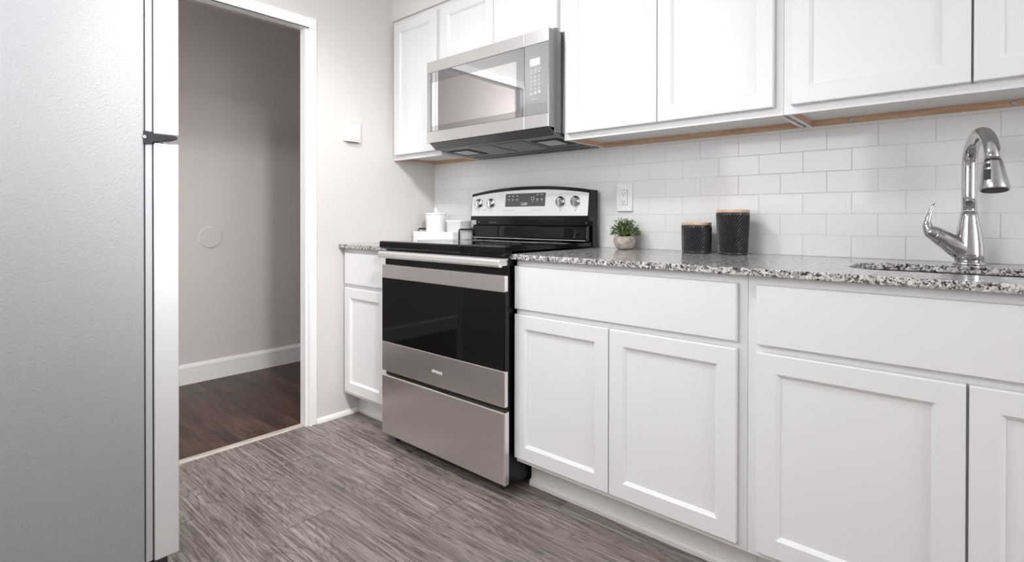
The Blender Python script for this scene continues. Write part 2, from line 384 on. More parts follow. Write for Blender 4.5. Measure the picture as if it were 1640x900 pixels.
# doorway casing and jamb
b = nb()
cw = .0405
ZT = 1.981
box(b, 0, .011, DY0 + .002, DY0 + cw, 0, ZT, .002)                      # face trim
box(b, 0, .011, DY1 - cw, DY1 - .002, 0, ZT, .002)
box(b, 0, .011, DY1 - cw, DY0 + cw, ZT, ZT + .052, .002)
box(b, 0, .017, DY0 + .001, DY0 + .014, 0, ZT, .0015)                   # raised inner bead
box(b, 0, .017, DY1 - .014, DY1 - .001, 0, ZT, .0015)
box(b, 0, .017, DY1 - .014, DY0 + .014, ZT, ZT + .013, .0015)
box(b, -TW - .004, .0, DY0 - .014, DY0, 0, DZ, .001)                    # jamb boards
box(b, -TW - .004, .0, DY1, DY1 + .014, 0, DZ, .001)
box(b, -TW - .004, .0, DY1, DY0, DZ - .014, DZ, .001)
struct('door_1', b, 'trim')
# threshold strip
m = M['thr'] = mat('worn_threshold', (.52, .46, .40), .5); v = coords(m, (30, 3, 10))
lk(m, ramp(m, noise(m, v, 3, 4), [(.3, (.40, .34, .29)), (.7, (.62, .56, .50))]), bsdf(m).inputs['Base Color'])
b = nb(); prism(b, [(-.052, 0), (-.046, .006), (-.022, .007), (-.012, 0)], 'y', DY1 + .015, DY0 - .015); struct('trim_threshold', b, 'thr')
# shoe moulding along the left wall, hall baseboard
def shoe_prof(o, s): return [(o, 0), (o + s * .014, 0), (o + s * .013, .012), (o + s * .008, .020), (o, .024)]
b = nb(); prism(b, shoe_prof(0, 1), 'y', -.540, DY0 + cw + .001); struct('baseboard_left', b, 'trim')
b = nb(); prism(b, [(HX, 0), (HX + .016, 0), (HX + .016, .105), (HX + .010, .118), (HX + .006, .124), (HX, .124)], 'y', -4.2, 1.1); struct('baseboard_hall', b, 'trim')
# painted-over round cover on the hall wall
b = nb()
n = 48; rr = []
for r, dx in ((.066, 0), (.066, .007), (.065, .008), (.0, .008)):
    rr.append([(HX + dx, -.847 + max(r, .0005) * math.cos(2 * math.pi * i / n), .9125 + max(r, .0005) * math.sin(2 * math.pi * i / n)) for i in range(n)])
loft(b, rr, smooth=False)
tag(obj('round_cover_plate', b, 'hallwall', None, (HX, -.847, .9125)), 'round cover plate painted like the hallway wall it sits on', 'cover plate')

# backsplash: real tiles with small individual tilts, on a bed of grout
b = nb(); box(b, 0, 2.98, .0012, .012, .86, 1.40); struct('wall_backsplash_grout', b, 'grout')
b = nb(); TWD, TH, gap = .1503, .0752, .0018
rnd = random.Random(3)
for r in range(7):
    z0 = .9035 + r * TH; z1 = min(z0 + TH, 1.392)
    x = 1.8801 - 13 * TWD + (0 if r % 2 == 0 else TWD / 2) - TWD
    while x < 2.98:
        a, c2 = max(x, 0.0), min(x + TWD, 2.98); x += TWD
        if c2 - a < .01: continue
        t = bmesh.new(); bmesh.ops.create_cube(t, size=1)
        lx, lz = (c2 - a - gap), (z1 - z0 - gap); cx, cz = (a + c2) / 2, (z0 + z1) / 2
        for vv in t.verts: vv.co = Vector((vv.co.x * lx, vv.co.y * .007, vv.co.z * lz))
        bmesh.ops.bevel(t, geom=[e for e in t.edges if all(q.co.y < 0 for q in e.verts)], offset=.0009, segments=2, profile=.5, affect='EDGES')
        R = Matrix.Rotation(rnd.gauss(0, .004), 4, 'X') @ Matrix.Rotation(rnd.gauss(0, .003), 4, 'Z')
        bmesh.ops.transform(t, matrix=Matrix.Translation((cx, .0035, cz)) @ R, verts=list(t.verts)); merge(b, t)
struct('wall_backsplash', b, 'tile')

# ------------------------------------------------------------------ cabinets
def ringpanel(bm, x0, x1, z0, z1, rings):
    """rectangle rings (inset, y), first = back"""
    R = [[(x0 + i, y, z0 + i), (x1 - i, y, z0 + i), (x1 - i, y, z1 - i), (x0 + i, y, z1 - i)] for i, y in rings]
    loft(bm, R, smooth=False)
def slab(x0, x1, z0, z1, yb, yf):
    b = nb(); ringpanel(b, x0, x1, z0, z1, [(0, yb), (0, yf + .003), (.0012, yf + .001), (.003, yf)]); return b
def shaker(x0, x1, z0, z1, yb, yf, st=.050):
    b = nb(); ringpanel(b, x0, x1, z0, z1, [(0, yb), (0, yf + .003), (.0012, yf + .001), (.003, yf), (st, yf), (st + .0085, yf + .0072), (st + .0090, yf + .0102)]); return b
DB, DF, TK, FB, CT = -.6135, -.6330, -.5250, .1201, .8830
def base_cabinet(x0, x1, label, drawer, doors, side_open=False):
    t = thing('base_cabinet', label, 'cabinet', ((x0 + x1) / 2, DB / 2, 0), 'white base cabinets along the back wall')
    e = .0004
    b = nb(); x0 += e; x1 -= e
    box(b, x0, x1, DB, DB + .019, FB, CT, .0008)                   # face frame
    box(b, x0, x0 + .015, DB + .019, -.002, FB, CT); box(b, x1 - .015, x1, DB + .019, -.002, FB, CT)
    box(b, x0 + .015, x1 - .015, DB + .019, -.002, FB, FB + .015); box(b, x0 + .015, x1 - .015, -.010, -.002, FB + .015, CT)
    obj('body', b, 'cab', t)
    b = nb(); box(b, x0, x1, TK, TK + .015, 0.0, FB); obj('toe_kick', b, 'kick', t)
    b = nb(); prism(b, shoe_prof(TK, -1), 'x', x0, x1); obj('shoe_moulding', b, 'kick', t)
    obj('drawer', slab(drawer[0], drawer[1], .6984, .8587, DB - .0004, DF), 'cab', t)
    for a, c in doors: obj('door', shaker(a, c, .1400, .6786, DB - .0004, DF), 'cab', t)
    return t
base_cabinet(0.001, .428, 'narrow white base cabinet between the left wall and the range', (.030, .398), [(.030, .388)])
base_cabinet(1.1975, 2.0337, 'white two-door base cabinet just right of the range', (1.2007, 2.0081), [(1.2007, 1.6043), (1.6073, 2.0081)])
base_cabinet(2.0337, 2.948, 'white sink base cabinet under the faucet', (2.0598, 2.920), [(2.0598, 2.4895), (2.4945, 2.920)])

UB, UD, UF, UT = 1.3650, -.3004, -.3250, 2.150
def wall_cabinet(x0, x1, z0, label, doors, dz0, dz1, screws=()):
    t = thing('wall_cabinet', label, 'cabinet', ((x0 + x1) / 2, UD / 2, z0), 'white wall cabinets under the soffit')
    e = .0004; x0 += e; x1 -= e; s = .006; w = .012
    b = nb(); box(b, x0, x1, UD, UD + .019, z0, UT, .0008)
    box(b, x0 + s, x0 + s + w, UD + .019, -.001, z0, UT); box(b, x1 - s - w, x1 - s, UD + .019, -.001, z0, UT)
    box(b, x0 + s + w, x1 - s - w, UD + .019, -.012, z0 + .019, z0 + .030); box(b, x0 + s + w, x1 - s - w, UD + .019, -.012, UT - .012, UT)
    box(b, x0 + s + w, x1 - s - w, -.006, -.001, z0 + .030, UT); obj('body', b, 'cab', t)
    i0, i1 = x0 + s + w, x1 - s - w
    b = nb(); box(b, i0, i1, -.014, -.001, z0, z0 + .0188); obj('hanging_rail', b, 'rawwood', t)
    b = nb(); box(b, i0, i0 + .0015, UD + .0195, -.0145, z0 + .0005, z0 + .0188); obj('raw_side_strip', b, 'rawwood', t)
    b = nb(); box(b, i1 - .0015, i1, UD + .0195, -.0145, z0 + .0005, z0 + .0188); obj('raw_side_strip', b, 'rawwood', t)
    for a, c in doors: obj('door', shaker(a, c, dz0, dz1, UD - .0004, UF), 'cab', t)
    for sx in screws:
        b = nb(); rr = [[(sx + r * math.cos(k * math.pi / 8), y, z0 + .008 + r * math.sin(k * math.pi / 8)) for k in range(16)] for r, y in ((.007, -.014), (.007, -.0155), (.005, -.0165), (.002, -.0150))]
        loft(b, rr); obj('screw', b, 'satin', t)
    return t
wall_cabinet(.001, .4113, UB, 'narrow white wall cabinet in the corner left of the microwave', [(.036, .392)], 1.390, 2.122)
wall_cabinet(.4113, 1.1906, 1.826, 'short white wall cabinet directly above the microwave', [(.432, .798), (.801, 1.166)], 1.842, 2.122)
wall_cabinet(1.1906, 2.0416, UB, 'white two-door wall cabinet just right of the microwave', [(1.214, 1.6195), (1.6225, 2.0165)], 1.390, 2.122)
wall_cabinet(2.0416, 2.940, UB, 'white two-door wall cabinet over the sink and faucet', [(2.0674, 2.4915), (2.4965, 2.915)], 1.390, 2.122, (2.181, 2.583))

# ------------------------------------------------------------------ worktops, sink
b = nb(); box(b, .002, .4265, -.649, -.0012, .8835, .9035, .0022)
tag(obj('worktop', b, 'granite', None, (.2, -.32, .8835)), 'short speckled granite worktop in the corner left of the range', 'countertop', 'granite worktops')
SX0, SX1, SY0, SY1 = 2.235, 2.80, -.470, -.178
X0, X1, Y0, Y1 = 1.1875, 2.98, -.649, -.0012
t = bmesh.new()
outer = [(X0, Y0), (X1, Y0), (X1, Y1), (X0, Y1)]; inner = rrect(SX0, SX1, SY0, SY1, .085, 8)
def looped(pts):
    vs = [t.verts.new((p[0], p[1], .9035)) for p in pts]; return [t.edges.new((vs[i], vs[(i + 1) % len(vs)])) for i in range(len(vs))]
ed = looped(outer) + looped(inner)
bmesh.ops.triangle_fill(t, use_beauty=True, edges=ed)
ext = bmesh.ops.extrude_face_region(t, geom=list(t.faces))
bmesh.ops.translate(t, verts=[g_ for g_ in ext['geom'] if isinstance(g_, bmesh.types.BMVert)], vec=(0, 0, -.020))
bmesh.ops.recalc_face_normals(t, faces=list(t.faces))
sharp = [e_ for e_ in t.edges if len(e_.link_faces) == 2 and e_.calc_face_angle() > 1.2 and abs(e_.verts[0].co.z - e_.verts[1].co.z) < .001]
bmesh.ops.bevel(t, geom=sharp, offset=.0022, segments=2, profile=.5, affect='EDGES')
b = nb(); merge(b, t)
tag(obj('worktop', b, 'granite', None, (2.0, -.32, .8835)), 'long speckled granite worktop with the sink cut-out, right of the range', 'countertop', 'granite worktops')
s = thing('kitchen_sink', 'undermount stainless sink set below the granite worktop', 'sink', (2.5175, -.324, .69))
b = nb()
def rz(ins, z, r): return [(p[0], p[1], z) for p in rrect(SX0 + ins, SX1 - ins, SY0 + ins, SY1 - ins, r, 8)]
loft(b, [rz(-.022, .8833, .10), rz(-.004, .8830, .088), rz(-.003, .876, .087), rz(.004, .74, .08), rz(.03, .702, .06), rz(.10, .697, .03)], cap0=False, cap1=True)
loft(b, [rz(-.022, .8815, .10), rz(-.006, .8815, .09), rz(-.005, .876, .089), rz(.002, .739, .082), rz(.03, .699, .06), rz(.10, .694, .03)], cap0=False, cap1=True)
obj('basin', b, 'sinksteel', s)
b = nb(); lathe(b, [(.042, .6972), (.042, .7), (.034, .7), (.030, .6975), (.001, .6975)], 2.5175, -.324, 32); obj('drain', b, 'chrome', s)

# ------------------------------------------------------------------ faucet
FX, FY, FZ = 2.487, -.083, .9035
f = thing('kitchen_faucet', 'chrome gooseneck pull-down faucet behind the sink', 'faucet', (FX, FY, FZ))
b = nb(); lathe(b, [(.038, FZ), (.038, FZ + .004), (.0355, FZ + .008), (.001, FZ + .008)], FX, FY, 40); obj('base_flange', b, 'chrome', f)
b = nb(); prof = [(.0335, FZ + .008), (.0345, FZ + .03), (.0335, FZ + .06), (.0300, FZ + .09), (.0250, FZ + .118), (.0212, FZ + .14), (.0195, FZ + .157), (.001, FZ + .1572)]
lathe(b, prof, FX, FY, 40)
th = math.radians(16)
sd = Vector((math.sin(th), -math.cos(th), 0)); hd = Vector((-math.cos(th), -math.sin(th), 0)); base = Vector((FX, FY, FZ))
def hp(h, z): return base + hd * h + Vector((0, 0, z))
pth, rd = smoothpath([hp(-.002, .030), hp(.026, .050), hp(.056, .072), hp(.079, .088)], [.033, .031, .0255, .0225], 6)
tube(b, pth, rd, 24)
obj('faucet_body', b, 'chrome', f)
b = nb()
pth, rd = smoothpath([hp(.0800, .0890), hp(.090, .097), hp(.098, .110), hp(.0975, .132), hp(.091, .156), hp(.084, .172), hp(.079, .178)], [.0222, .0205, .0130, .0078, .0058, .0052, .0042], 6)
tube(b, pth, rd, 20, flat=(1.0, 1.0)); obj('lever_handle', b, 'chrome', f)
b = nb(); r_n = .0178; zt = .285; R = .087
pts = [base + Vector((0, 0, .1585)), base + Vector((0, 0, .20)), base + Vector((0, 0, zt))]; pts = [tuple(p) for p in pts]
for k in range(1, 25):
    a = math.pi * k / 24 * .985
    pts.append(tuple(base + Vector((0, 0, zt)) + sd * (R - R * math.cos(a)) + Vector((0, 0, R * .98 * math.sin(a)))))
tube(b, pts, r_n, 28); obj('spout', b, 'chrome', f)
endp = Vector(pts[-1]); dn = (Vector(pts[-1]) - Vector(pts[-3])).normalized()
b = nb(); tube(b, [endp - dn * .002, endp + dn * .004], .0165, 28); obj('black_seam_ring', b, 'slot', f)
b = nb(); hpth = [endp + dn * q for q in (.0045, .008, .03, .055, .078, .083)]
tube(b, hpth, [.0195, .0205, .0238, .0275, .0312, .0300], 32)
head = obj('spray_head', b, 'satin', f)
b = nb(); tube(b, [endp + dn * .0832, endp + dn * .0850], [.0275, .0262], 32); obj('spray_face', b, 'slot', head)
# rocker button and release button on the side of the head that faces left
sidev = (-RT * .93 - Vector((FW.x, FW.y, 0)) * .36).normalized()
sidev = (sidev - dn * sidev.dot(dn)).normalized(); tang = dn.cross(sidev).normalized()
def chip(name, d0, d1, w, out, r0, r1, m_):
    b = nb(); q = []
    for d, r in ((d0, r0), (d1, r1)):
        for s_, o_ in ((-w, -.004), (w, -.004), (w, out), (-w, out)): q.append(tuple(endp + dn * d + sidev * (r + o_) + tang * s_))
    vs = [b.verts.new(p) for p in q]
    for idx in ((0, 1, 2, 3), (7, 6, 5, 4), (0, 4, 5, 1), (1, 5, 6, 2), (2, 6, 7, 3), (3, 7, 4, 0)): b.faces.new([vs[i] for i in idx])
    bmesh.ops.recalc_face_normals(b, faces=list(b.faces)); bmesh.ops.bevel(b, geom=list(b.edges), offset=.0008, segments=2, profile=.5, affect='EDGES')
    return obj(name, b, m_, head)
chip('release_button', .014, .024, .005, .002, .0215, .0225, 'slot')
chip('spray_toggle', .030, .057, .0065, .004, .0240, .0275, 'slot')

# ------------------------------------------------------------------ range
RX0, RX1, RYF = .444, 1.206, -.690
r_ = thing('electric_range', 'stainless and black freestanding electric range with oven', 'range', ((RX0 + RX1) / 2, -.35, 0))
b = nb(); box(b, .4290, 1.1860, -.655, -.045, .030, .897); box(b, RX0 + .004, RX1 - .012, -.668, -.655, .060, .897); obj('body', b, 'blackside', r_)
b = nb()
pts = [(-.085, .912), (-.085, .928), (-.66, .9325), (-.692, .9335), (-.699, .9290), (-.699, .905), (-.692, .8975), (-.655, .8975), (-.655, .912)]
prism(b, pts, 'x', RX0 - .008, RX1 + .002, .0015)
for q in b.verts:                       # narrower between the worktops
    if q.co.y > -.6495: q.co.x = min(max(q.co.x, .4285), 1.1865)
bmesh.ops.bisect_plane(b, geom=list(b.verts) + list(b.edges) + list(b.faces), plane_co=(0, -.653, 0), plane_no=(0, 1, 0))
for q in b.verts:
    if q.co.y > -.655: q.co.x = min(max(q.co.x, .4285), 1.1865)
ck = obj('cooktop', b, 'blackglass', r_)
for cx, cy, rr_ in ((.62, -.50, .10), (1.01, -.50, .085), (.62, -.24, .075), (1.01, -.24, .095)):
    b = nb(); n = 48; zz = .9288 + (-.085 - cy) * .0078 + .0003
    loft(b, [[(cx + q * math.cos(2 * math.pi * i / n), cy + q * math.sin(2 * math.pi * i / n), zz + h) for i in range(n)] for q, h in ((rr_, 0), (rr_, .0006), (rr_ - .004, .0006), (rr_ - .004, 0))], cap0=False, cap1=False)
    obj('burner_ring', b, 'burner', ck)
d = nb(); box(d, RX0, RX1, -.672, -.6685, .345, .888, .001); box(d, RX0, RX1, RYF + .001, -.672, .472, .768); od = obj('oven_door', d, 'blackenamel', r_)
b = nb(); box(b, RX0, RX1, -.688, -.672, .883, .889, .001); obj('door_top_trim', b, 'steel', od)
b = nb(); box(b, RX0, RX1, RYF - .001, -.6725, .764, .826, .0028); obj('upper_steel_band', b, 'steel', od)
b = nb(); box(b, RX0, RX1, RYF - .001, -.6725, .340, .4745, .0028); lb = obj('lower_steel_band', b, 'steel', od)
b = nb(); box(b, RX0 + .003, RX1 - .003, RYF - .0005, RYF + .0005, .4765, .762); obj('oven_glass', b, 'blackglass', od)
b = nb()
pr = [(-.712, .857), (-.722, .859), (-.727, .866), (-.727, .880), (-.722, .887), (-.712, .889), (-.708, .886), (-.708, .860)]
prism(b, pr, 'x', .463, 1.208, .0010); h_ = obj('handle', b, 'handle', od)
b = nb(); box(b, .463 + .006, .463 + .03, -.7085, -.672, .862, .884, .002); obj('handle_mount', b, 'handle', od)
b = nb(); box(b, 1.208 - .03, 1.208 - .006, -.7085, -.672, .862, .884, .002); obj('handle_mount', b, 'handle', od)
text('range_emblem', 'AMANA', .0185, (.829, RYF - .0012, .400), FACE_Y, 'mark', od)
b = nb(); ringpanel(b, RX0, RX1, .052, .3215, [(0, -.668), (0, RYF + .002), (.0020, RYF - .001), (.0045, RYF - .002)]); obj('storage_drawer', b, 'steel', r_)
for fx in (.475, 1.14):
    for fy in (-.62, -.10):
        b = nb(); lathe(b, [(.012, 0), (.014, .004), (.014, .012), (.007, .014), (.007, .031), (.001, .031)], fx, fy, 20); obj('leveling_foot', b, 'darkgap', r_)
# backguard
BX0, BX1 = .428, 1.1865
def archz(x, lo, hi):
    u = (x - (BX0 + BX1) / 2) / ((BX1 - BX0) / 2); return lo + (hi - lo) * (1 - abs(u) ** 2.2)
b = nb()
N = 40; xs = [BX0 + (BX1 - BX0) * i / N for i in range(N + 1)]
top = [(x, archz(x, 1.166, 1.196)) for x in xs]
def bgslab(b, x0, x1, zb, lo, hi, ybf, ytf, yb, inset=0):
    xs_ = [x0 + (x1 - x0) * i / N for i in range(N + 1)]
    t_ = bmesh.new(); F = []; Bk = []
    outl = [(x, zb) for x in (x0, x1)] + [(x, archz(x, lo, hi)) for x in reversed(xs_)]
    def yf(z): return ybf + (ytf - ybf) * (z - 1.05) / .14
    F = [t_.verts.new((x, yf(z), z)) for x, z in outl]; Bk = [t_.verts.new((x, yb, z)) for x, z in outl]
    t_.faces.new(F); t_.faces.new(Bk[::-1]); n_ = len(F)
    for i in range(n_): t_.faces.new((F[i], F[(i + 1) % n_], Bk[(i + 1) % n_], Bk[i]))
    bmesh.ops.recalc_face_normals(t_, faces=list(t_.faces)); merge(b, t_)
bgslab(b, BX0, BX1, 1.027, 1.168, 1.197, -.1035, -.0895, -.030)
box(b, BX0 + .004, BX1 - .002, -.068, -.030, .9095, 1.028)
bg = obj('backguard', b, 'blackenamel', r_)
b = nb()
rise = [(-.068, .931), (-.110, .931), (-.110, .936), (-.102, .944), (-.098, .995), (-.092, 1.004), (-.068, 1.006)]
prism(b, rise, 'x', BX0 + .010, BX1 - .012, .0025); obj('glossy_riser', b, 'blackglass', bg)
b = nb(); box(b, BX0 + .016, BX1 - .016, -.1108, -.1085, .9345, .9375, .0008); obj('riser_trim', b, 'handle', bg)
b = nb(); bgslab(b, BX0 + .004, BX1 - .006, 1.0500, 1.153, 1.1795, -.1055, -.0915, -.086); cpb = b
tilt = math.atan2(.014, .14)
RTILT = Matrix.Rotation(-tilt, 4, 'X')
def on_panel(x, z, out=0):
    return Vector((x, -.1055 + .014 * (z - 1.05) / .14 - out, z))
def panelbox(x0, x1, z0, z1, out, thick, m_, name, par, bev=.0004):
    b = nb(); q = []
    for o_ in (out - thick, out):
        for x, z in ((x0, z0), (x1, z0), (x1, z1), (x0, z1)): q.append(b.verts.new(on_panel(x, z, o_)))
    for idx in ((3, 2, 1, 0), (4, 5, 6, 7), (0, 1, 5, 4), (1, 2, 6, 5), (2, 3, 7, 6), (3, 0, 4, 7)): b.faces.new([q[i] for i in idx])
    bmesh.ops.recalc_face_normals(b, faces=list(b.faces)); return obj(name, b, m_, par) if name else b
def add_marks(bm, marks):
    for f_ in marks.faces: f_.material_index = 1
    merge(bm, marks)
dpb = nb(); merge(dpb, panelbox(.676, .934, 1.097, 1.163, .0008, .002, None, None, None))
b = nb()
def pm(b, x, z, w, h, out=.0012):
    t_ = panelbox(x - w / 2, x + w / 2, z - h / 2, z + h / 2, out, .0006, None, None, None); merge(b, t_)
for i, x in enumerate((.700, .726, .754)):
    pm(b, x, 1.150, .010, .0035); pm(b, x, 1.134, .013, .002); pm(b, x, 1.128, .009, .0015)
for x in (.848, .862): pm(b, x, 1.142, .006, .0035); pm(b, x, 1.132, .006, .0035)
pm(b, .855, 1.122, .006, .0035)
for x in (.885, .912): pm(b, x, 1.154, .012, .003); pm(b, x, 1.132, .013, .003); pm(b, x, 1.124, .010, .0015)
add_marks(dpb, b); DISPLAY_BM = dpb
b = nb()
for kx in (.487, .576, 1.027, 1.112):
    pm(b, kx, 1.153, .004, .002, .0006); pm(b, kx, 1.074, .005, .004, .0006); pm(b, kx - .028, 1.10, .002, .003, .0006); pm(b, kx + .028, 1.10, .002, .003, .0006)
pm(b, .531, 1.083, .024, .0015, .0006); pm(b, .70, 1.078, .075, .0014, .0006); pm(b, .885, 1.078, .075, .0014, .0006)
add_marks(cpb, b); cp = obj('control_panel', cpb, ('panel', 'markdark'), r_)
obj('display', DISPLAY_BM, ('display', 'mark'), cp)
text('display_digits', '12:00', .020, on_panel(.800, 1.109, .0012), FACE_Y @ RTILT, 'mark', cp, .0003)
for kx in (.487, .576, 1.027, 1.112):
    c0 = on_panel(kx, 1.117); nrm = Vector((0, -1, -.1)).normalized(); b = nb()
    tube(b, [c0 - nrm * .001, c0 + nrm * .003, c0 + nrm * .0035, c0 + nrm * .018, c0 + nrm * .020], [.0255, .0255, .0215, .0195, .0175], 36)
    kn = obj('knob', b, 'satin', r_)
    b = nb(); g0 = c0 + nrm * .020; upv = Vector((0, -.1, 1)).normalized(); sdv = Vector((1, 0, 0)); q = []
    for o_, w_, h__ in ((0, .0055, .0205), (.010, .0035, .0185)):
        for s_, u_ in ((-1, -1), (1, -1), (1, 1), (-1, 1)): q.append(b.verts.new(g0 + nrm * (o_ - .001) + sdv * s_ * w_ + upv * u_ * h__))
    for idx in ((3, 2, 1, 0), (4, 5, 6, 7), (0, 1, 5, 4), (1, 2, 6, 5), (2, 3, 7, 6), (3, 0, 4, 7)): b.faces.new([q[i] for i in idx])
    bmesh.ops.recalc_face_normals(b, faces=list(b.faces)); bmesh.ops.bevel(b, geom=list(b.edges), offset=.0012, segments=2, profile=.5, affect='EDGES')
    obj('knob_grip', b, 'chrome', kn)
for sx_ in (.455, 1.150):
    b = nb(); tube(b, [(sx_, -.068, 1.017), (sx_, -.0705, 1.017)], [.004, .003], 12); obj('screw', b, 'satin', bg)
b = nb(); box(b, .53, .59, -.0700, -.0675, 1.013, 1.019, .0005); obj('vent_label', b, 'markdark', bg)

# ------------------------------------------------------------------ microwave
MX0, MX1, MYF, MZ0, MZ1 = .4125, 1.1825, -.400, 1.415, 1.820
mw = thing('microwave_oven', 'over-the-range stainless microwave hung below the short cabinet', 'microwave', ((MX0 + MX1) / 2, -.2, 1.36))
b = nb(); box(b, MX0 + .002, MX1 - .001, -.356, -.304, 1.396, 1.8235, .001); box(b, MX0 + .002, 1.1895, -.3038, -.003, 1.396, 1.8235, .001)
obj('case', b, 'mwbody', mw)
b = nb()
prism(b, [(-.388, 1.4135), (-.350, 1.385), (-.030, 1.366), (-.004, 1.366), (-.004, 1.3955), (-.350, 1.3955), (-.388, 1.4150)], 'x', MX0 + .010, MX1 - .004, .0015)
bt = obj('underside', b, 'mwbottom', mw)
def under(y): return 1.385 + (y + .350) * (1.366 - 1.385) / .320
def uslab(name, x0, x1, y0, y1, m_, par, h=.0016, rim=None):
    b = nb(); q = []
    for o_ in (.001, -h):
        for x, y in ((x0, y0), (x1, y0), (x1, y1), (x0, y1)): q.append(b.verts.new((x, y, under(y) + o_)))
    for idx in ((3, 2, 1, 0), (4, 5, 6, 7), (0, 1, 5, 4), (1, 2, 6, 5), (2, 3, 7, 6), (3, 0, 4, 7)): b.faces.new([q[i] for i in idx])
    bmesh.ops.recalc_face_normals(b, faces=list(b.faces)); return obj(name, b, m_, par)
for x0, x1 in ((.450, .600), (1.000, 1.150)):
    fr = uslab('lamp_frame', x0, x1, -.290, -.150, 'darkgap', bt, .0025)
    uslab('lamp_lens', x0 + .02, x1 - .03, -.270, -.175, 'lens', bt, .0032)
for x0, x1 in ((.630, .780), (.800, .975)):
    fr = uslab('filter_frame', x0, x1, -.320, -.120, 'mwbody', bt, .0030)
    uslab('filter_mesh', x0 + .012, x1 - .012, -.305, -.135, 'mesh', bt, .0038)
b = nb(); box(b, MX0 + .03, MX1 - .03, -.100, -.092, 1.3640, 1.3720); obj('back_rib', b, 'mwbody', bt)
b = nb(); box(b, MX0 + .03, MX1 - .03, -.050, -.044, 1.3620, 1.3690); obj('back_rib', b, 'mwbody', bt)
# door: steel rails top and bottom with glass between
DX1 = 1.0540
b = nb(); box(b, MX0, DX1 - .0008, MYF + .004, -.357, MZ0, MZ1, .001); dr = obj('door', b, 'mwbody', mw)
b = nb(); box(b, MX0, DX1 - .0008, MYF - .001, MYF + .0038, 1.7650, MZ1, .0015); obj('upper_rail', b, 'mwsteel', dr)
b = nb(); box(b, MX0, DX1 - .0008, MYF - .001, MYF + .0038, MZ0, 1.4700, .0015); obj('lower_rail', b, 'mwsteel', dr)
b = nb(); box(b, MX0 + .001, DX1 - .0012, MYF - .0002, MYF + .0038, 1.4708, 1.7640, .0008); gl = obj('door_glass', b, 'mwglass', dr)
b = nb(); prism(b, rrect(.452, 1.010, 1.497, 1.713, .006, 3), 'y', MYF - .0002, MYF - .0008); obj('window_screen', b, 'mwwindow', dr)
b = nb(); box(b, DX1 + .0008, MX1, MYF + .004, -.357, MZ0, MZ1, .001); cp2 = obj('control_section', b, 'mwbody', mw)
b = nb(); box(b, DX1 + .0008, MX1, MYF - .001, MYF + .0038, 1.7650, MZ1, .0015); obj('upper_rail', b, 'mwsteel', cp2)
b = nb(); box(b, DX1 + .0008, MX1, MYF - .001, MYF + .0038, MZ0, 1.4700, .0015); obj('lower_rail', b, 'mwsteel', cp2)
b = nb(); box(b, DX1 + .0012, MX1 - .001, MYF - .0002, MYF + .0038, 1.4708, 1.7640, .0008); kp = obj('touch_panel', b, 'mwpanel', cp2)
b = nb(); box(b, 1.0845, 1.1385, MYF - .0010, MYF, 1.6745, 1.7060); obj('clock_display', b, 'lcd', cp2)
b = nb()
def mk(x, z, w, h): box(b, x - w / 2, x + w / 2, MYF - .0009, MYF - .0002, z - h / 2, z + h / 2)
for z in (1.664, 1.657): mk(1.126, z, .034, .0025)
mk(1.092, 1.659, .012, .006); mk(1.092, 1.648, .009, .006); mk(1.114, 1.650, .010, .006); mk(1.134, 1.648, .014, .005)
for i in range(4):
    for j in range(3): mk(1.091 + j * .0215, 1.630 - i * .0165, .0085, .0070); mk(1.091 + j * .0215, 1.6235 - i * .0165, .013, .0012)
mk(1.091, 1.560, .016, .010); mk(1.113, 1.562, .014, .012); mk(1.135, 1.564, .016, .011)
for z in (1.543, 1.537, 1.531): mk(1.110, z, .042, .0015)
obj('keypad_markings', b, 'keymark', cp2)
b = nb()
for x0, x1, z0, z1 in ((1.0640, 1.1650, 1.5140, 1.5150), (1.1650, 1.1662, 1.4800, 1.5150), (1.0640, 1.0652, 1.4800, 1.5150)): box(b, x0, x1, MYF - .0008, MYF - .0002, z0, z1)
obj('open_button_outline', b, 'markdark', cp2)

# ------------------------------------------------------------------ fridge
GX0, GX1 = .030, .764
fr_ = thing('refrigerator', 'tall grey top-freezer refrigerator at the left edge', 'refrigerator', ((GX0 + GX1) / 2, -2.05, 0))
b = nb(); box(b, GX0, GX1, -2.43, -1.6990, .030, 1.86, .004, 3); obj('cabinet', b, 'fridgeside', fr_)
b = nb(); box(b, GX0 + .012, GX1 - .010, -1.6988, -1.6965, .05, 1.85); obj('dark_gasket', b, 'darkgap', fr_)  # thin dark strip between cabinet and door gasket
for z0, z1, nm in ((.066, 1.2480, 'fridge_door'), (1.2730, 1.862, 'freezer_door')):
    b = nb(); box(b, GX0, GX1, -1.6755, -1.6140, z0, z1, .0035, 3); dd = obj(nm, b, 'fridgedoor', fr_)
    b = nb(); box(b, GX0 + .006, GX1 - .002, -1.6960, -1.6795, z0 + .004, z1 - .004, .002); obj('door_gasket', b, 'gasket', dd)
    b = nb(); box(b, GX0 + .012, GX1 - .008, -1.6794, -1.6756, z0 + .004, z1 - .004); obj('gasket_groove', b, 'darkgap', dd)
    b = nb(); zc0, zc1 = (.75, 1.20) if nm == 'fridge_door' else (1.32, 1.62)
    tube(b, [(.09, -1.565, zc0), (.09, -1.565, zc1)], .011, 16); box(b, .082, .098, -1.6145, -1.568, zc0 + .02, zc0 + .045); box(b, .082, .098, -1.6145, -1.568, zc1 - .045, zc1 - .02); obj('handle', b, 'handle', dd)
